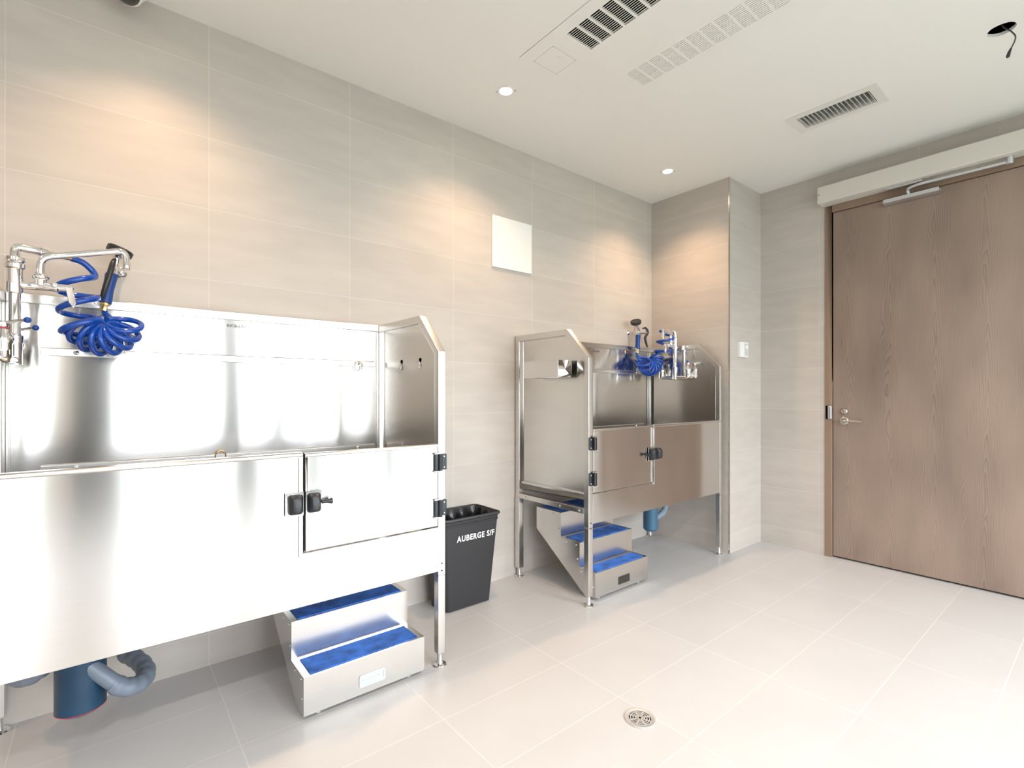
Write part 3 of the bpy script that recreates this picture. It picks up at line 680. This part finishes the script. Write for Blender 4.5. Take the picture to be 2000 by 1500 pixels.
# ------------------------------------------------------------ trash can and its bag
tr = thing('trash_can', (1.55, 2.365, 0), 'rectangular charcoal plastic wastebasket with white lettering, between the two tubs', 'trash can')
def sec(f, z, g=0, rr=.045):     # f: 0 bottom .. 1 top
    xa, xb, ya, yb2 = 1.405+(1.362-1.405)*f, 1.702+(1.742-1.702)*f, 2.285+(2.252-2.285)*f, 2.462+(2.482-2.462)*f
    return rrect(xa+g, xb-g, ya+g, yb2-g, tuple(max(k*rr/.045-g, .008) for k in (.03, .045, .045, .016)), z, 7)
b = MB()
ring = [sec(0, .0, .006), sec(.01, .004), sec(.9, .462), sec(.9, .464, -.0035), sec(.93, .474, -.0035), sec(.93, .476, -.001), sec(.97, .492, -.001), sec(.975, .494, -.009, .05), sec(1, .500, -.014, .052), sec(1, .508, -.012, .052), sec(1, .511, -.006, .05), sec(1, .509, 0), sec(.9, .45, .004), sec(.02, .012, .004)]
b.loft(ring); b.obj('basket', M['bin'], tr, smooth=True)
fx, fz = 0, .392
tilt = math.atan2(.033, .511)
text('AUBERGE S/F', .0440, 'lettering', M['text_white'], tr, Matrix.Translation((1.586, 2.2572, .380)) @ Matrix.Rotation(tilt, 4, 'X') @ XZ, .0005, .0011, .250)
b = MB(); rg = []
for i in range(22):
    f = i/21; z = .5045-.42*f; g = .002+.010*min(f*4, 1); base = sec(1-f*.8, z, g)
    big = []
    for k in range(len(base)):
        p, q = Vector(base[k]), Vector(base[(k+1) % len(base)])
        m_ = max(1, int((q-p).length/.012))
        big += [p.lerp(q, j/m_) for j in range(m_)]
    c = Vector((1.553, 2.367, z)); cur = []
    for p in big:
        d = (p-c).normalized(); w_ = .5+.5*sin(p.x*95+p.y*110+3*noise.noise(p*9)+f*2); nn = noise.noise(Vector((p.x*40, p.y*40, p.z*7)))
        cur.append(tuple(p - d*min(f*8, 1)*(.011*w_+.014*abs(nn))))
    rg.append(cur)
n = min(len(r) for r in rg)
rg = [[r[int(k*len(r)/n)] for k in range(n)] for r in rg]
b.loft(rg, (False, True)); tag(b.obj('trash_bag', M['bag'], smooth=True), 'black plastic bag lining the wastebasket', 'trash bag')

# ------------------------------------------------------------ wall and ceiling fittings
b = MB(); b.box(1.876, 2.205, YW-.012, YW-.0005, 1.975, 2.300); tag(b.obj('access_panel', M['white'], bevel=.001), 'square blank white panel on the tiled wall above the gap between the tubs', 'wall panel')
sw = thing('wall_control', (3.735, YN, 1.51), 'small white wall control with grey button pad beside the farther tub', 'wall control')
MB().box(3.672, 3.800, YN-.026, YN-.0005, 1.452, 1.566).obj('housing', M['white'], sw, bevel=.003)
MB().box(3.735, 3.790, YN-.0285, YN-.0255, 1.462, 1.556).obj('button_pad', simple('pale_grey_pad', (.55, .58, .58), .4), sw, bevel=.001)
MB().lathe([(.016, 0), (.016, .003), (.012, .005), (0, .005)], (3.765, YN-.0285, 1.532), (0, -1, 0), 18).obj('dial', M['white'], sw, smooth=True)
MB().lathe([(.003, 0), (.003, .001)], (3.762, YN-.0285, 1.485), (0, -1, 0), 8).obj('indicator', M['dark'], sw)

# downlights, with the added fill rows behind the camera
def downlight(x, y, label):
    d = thing('downlight', (x, y, HC), label, 'ceiling light', 'recessed ceiling downlights')
    MB().lathe([(LR+.0065, -.0015), (LR+.0065, .0), (LR-.001, .0), (LR-.003, .012), (LR-.003, .05), (LR-.006, .05), (LR-.006, .012), (LR-.004, -.0015), (LR+.0065, -.0015)], (x, y, HC), (0, 0, 1), 32).obj('trim_ring', M['white'], d, smooth=True)
    MB().lathe([(0, 0), (LR-.005, 0), (LR-.005, .003), (0, .003)], (x, y, HC+.010), (0, 0, 1), 28).obj('lens', M['lens'], d)
    for s_ in (1, -1): MB().box(x+s_*.034-.003, x+s_*.034+.003, y-s_*.036-.003, y-s_*.036+.003, HC-.002, HC).obj('clip', M['nickel'], d)
    l = bpy.data.lights.new('lamp_glow', 'SPOT'); near = y > 1; l.energy = LAMP_W if near else FILL_W; l.spot_size = R(118 if near else 160); l.spot_blend = .9; l.color = (1.0, .64, .38) if near else (1.0, .95, .90); l.shadow_soft_size = .03
    o = bpy.data.objects.new('lamp_glow', l); COL.objects.link(o); o.parent = d; o.location = (0, 0, -.004)
    return d
labs = ['lit round downlight high above the nearer tub, left of the photo', 'larger nearer one of the two lit downlights in the photo, left of the ceiling grilles', 'farther lit downlight above the corner nook'] + ['lit downlight left of the photo, beyond the end of the nearer tub'] + ['added unseen fill downlight behind the camera, %s' % q for q in ('nearest the door', 'third from the door', 'second from the door', 'farthest from the door', 'inner row, farthest from the door', 'inner row, third from the door', 'inner row, second from the door', 'inner row, nearest the door')]
for (x, y), lb in zip(LAMPS, labs): downlight(x, y, lb)

# security camera
sc = thing('security_camera', (.066, 2.400, HC), 'white turret security camera with a dark dome at the ceiling edge', 'camera')
MB().lathe([(0, 0), (.060, 0), (.062, .006), (.059, .040), (.05, .046), (0, .046)], (.070, 2.425, HC-.0005), (0, 0, -1), 30).obj('base', M['white'], sc, smooth=True)
MB().ball((.070, 2.405, HC-.058), .046, 16).obj('ball', M['white'], sc, smooth=True)
ax = Vector((-.30, -.75, -.60)).normalized(); c = Vector((.070, 2.405, HC-.058))
MB().lathe([(0, .0), (.043, .012), (.041, .026), (.030, .040), (.012, .050), (0, .051)], c, ax, 26).obj('lens_dome', simple('dark_glass', (.02, .018, .016), .08, coat=1), sc, smooth=True)

# fan coil panel with two slotted grilles
fc = thing('ceiling_unit', (1.87, .98, HC), 'white ceiling fan-coil panel with a black slotted grille and a white slotted grille', 'ceiling unit')
G1 = (1.582, 1.742); G2 = (2.010, 2.156)
pz0, pz1 = HC-.003, HC+.006
rows1 = [1.556-.0655*k for k in range(15)]; rows2 = [1.566-.0655*k for k in range(18)]
x0, x1, y0, y1 = PAN[0]+.0012, PAN[1]-.0006, PAN[2]+.001, PAN[3]-.0006
ya1, ya2 = rows1[-1]-.055, rows2[-1]-.055
HX0, HX1, HY0, HY1 = 1.588, 1.742, 1.650, 1.785           # hatch
b = MB()
cellx = sorted([x0, x1, *G1, *G2, HX0, HX1]); celly = sorted([y0, y1, rows1[0], rows2[0], ya1, ya2, HY0, HY1])
for i in range(len(cellx)-1):
    for j in range(len(celly)-1):
        cx, cy = (cellx[i]+cellx[i+1])/2, (celly[j]+celly[j+1])/2
        if G1[0] < cx < G1[1] and ya1 < cy < rows1[0]: continue
        if G2[0] < cx < G2[1] and ya2 < cy < rows2[0]: continue
        if HX0 < cx < HX1 and HY0 < cy < HY1: continue
        b.box(cellx[i], cellx[i+1], celly[j], celly[j+1], pz0, pz1)
bm_ = b.bm
b.obj('panel', M['panelw'], fc)
MB().prism([(p[0], p[1]) for p in rrect(HX0+.0015, HX1-.0015, HY0+.0015, HY1-.0015, .008, 0, 4)], 2, pz0, pz1).obj('service_hatch', M['panelw'], fc)
MB().box(HX0-.002, HX1+.002, HY0-.002, HY1+.002, pz1+.0005, pz1+.004).obj('hatch_backing', simple('shadow_gap', (.12, .12, .11), .9), fc)
MB().lathe([(.010, 0), (.010, .001), (0, .0012)], (1.665, 1.690, pz0), (0, 0, -1), 18).obj('hatch_lock', M['panelw'], fc, smooth=True)
for (ga, gb_), rows, mt, ns, slot in ((G1, rows1, 'dark', 14, .78), (G2, rows2, 'slotg', 13, .26)):
    b = MB(); yl = rows[-1]-.055; p = (gb_-ga)/ns; bar = p*(1-slot)
    for k in range(ns+1):
        a = ga + k*p - bar/2; b.box(max(a, ga), min(a+bar, gb_), yl, rows[0], pz0+.0002, pz0+(.0016 if mt == 'dark' else .004))
    for r_ in rows[1:]: b.box(ga, gb_, r_, r_+.0105, pz0, pz1)
    b.obj('grille', M['panelw'], fc)
    MB().box(ga-.01, gb_+.01, yl-.01, rows[0]+.01, pz1+.001 if mt == 'slotg' else pz1+.02, pz1+.03).obj('grille_backing', M[mt], fc)
b = MB()
for a, c_ in ((PAN[0], PAN[0]+.006), (PAN[1]-.006, PAN[1])): b.box(a, c_, PAN[2], PAN[3], pz1+.001, pz1+.05)
for a, c_ in ((PAN[2], PAN[2]+.006), (PAN[3]-.006, PAN[3])): b.box(PAN[0], PAN[1], a, c_, pz1+.001, pz1+.05)
b.obj('panel_frame', M['panelw'], fc)

# supply vent
vt = thing('ceiling_vent', (3.18, 1.02, HC), 'narrow white ceiling vent with slanted blades, in front of the door', 'vent')
b = MB(); fx0, fx1, fy0, fy1 = 3.066, 3.296, .800, 1.245; q0, q1, r0, r1 = VENT[0]+.006, VENT[1]-.006, VENT[2]+.006, VENT[3]-.006
def ringbox(b, o_, i_, z0, z1):
    b.box(o_[0], o_[1], o_[2], i_[2], z0, z1); b.box(o_[0], o_[1], i_[3], o_[3], z0, z1); b.box(o_[0], i_[0], i_[2], i_[3], z0, z1); b.box(i_[1], o_[1], i_[2], i_[3], z0, z1)
ringbox(b, (fx0, fx1, fy0, fy1), (q0, q1, r0, r1), HC-.005, HC-.0005)
ringbox(b, (q0-.003, q1+.003, r0-.003, r1+.003), (q0, q1, r0, r1), HC-.0005, HC+.09)
b.obj('frame', M['whitepaint'], vt)
for k in range(17):
    y = r0+.010+(r1-r0-.02)*k/16
    b = MB(); b.prism([(y-.0045, HC-.002), (y-.0016, HC-.002), (y+.0075, HC+.022), (y+.005, HC+.022)], 0, q0, q1); b.obj('blade', M['whitepaint'], vt)
b = MB()
for k in range(6):
    x = q0+.012+(q1-q0-.024)*k/5; b.box(x-.0008, x+.0008, r0, r1, HC+.028, HC+.045)
b.obj('rear_blade', M['ventblade'], vt)
MB().box(q0-.003, q1+.003, r0-.003, r1+.003, HC+.09, HC+.094).obj('duct_backing', simple('duct_shadow', (.10, .115, .10), .8), vt)  # shadow behind the blades put into this grey-green colour

# loose cable out of the ceiling hole
cb = thing('ceiling_cable', (3.05, .33, HC), 'loose dark cable with a plug hanging from the round ceiling hole', 'cable')
P = [(3.045, .340, HC+.15), (3.035, .335, HC+.02), (3.02, .308, HC-.03), (2.99, .290, HC-.075), (2.955, .288, HC-.115), (2.935, .297, HC-.150)]
MB().tube(spline(P, 8), .0028, 8).obj('wire', simple('grey_cable', (.05, .055, .06), .5), cb, smooth=True)
MB().tube([P[-1], (2.932, .302, HC-.165), (2.930, .306, HC-.182), (2.929, .308, HC-.184)], [.004, .0058, .007, .005], 10).obj('plug', M['black'], cb, smooth=True)

# floor drain
fd = thing('floor_drain', (1.5, 1.11, 0), 'round chrome floor drain grate in the open floor', 'floor drain')
b = MB(); b.lathe([(.043, .0005), (.056, .0005), (.056, .003), (.0545, .0045), (.045, .0045), (.043, .003), (.043, .0005)], (1.503, 1.108, 0), (0, 0, 1), 40); b.obj('rim', M['grate'], fd, smooth=True)
MB().lathe([(0, .0003), (.0435, .0003), (.0435, .0008), (0, .0008)], (1.503, 1.108, 0), (0, 0, 1), 32).obj('drain_well', M['dark'], fd)
b = MB()
for r_ in (.008, .0165, .025, .0335, .0415):
    b.lathe([(r_-.0020, .0012), (r_+.0018, .0012), (r_+.0018, .004), (r_-.0020, .004), (r_-.0020, .0012)], (1.503, 1.108, 0), (0, 0, 1), 36)
for a in (0, 45, 90, 135):
    d = Vector((cos(R(a+20)), sin(R(a+20)), 0)); p = Vector((1.503, 1.108, .0026)); n_ = Vector((-d.y, d.x, 0))*.0028
    pts = [p-d*.043-n_, p+d*.043-n_, p+d*.043+n_, p-d*.043+n_]; b.prism([(q.x, q.y) for q in pts], 2, .0014, .0039)
b.obj('grate', M['grate'], fd, smooth=True)
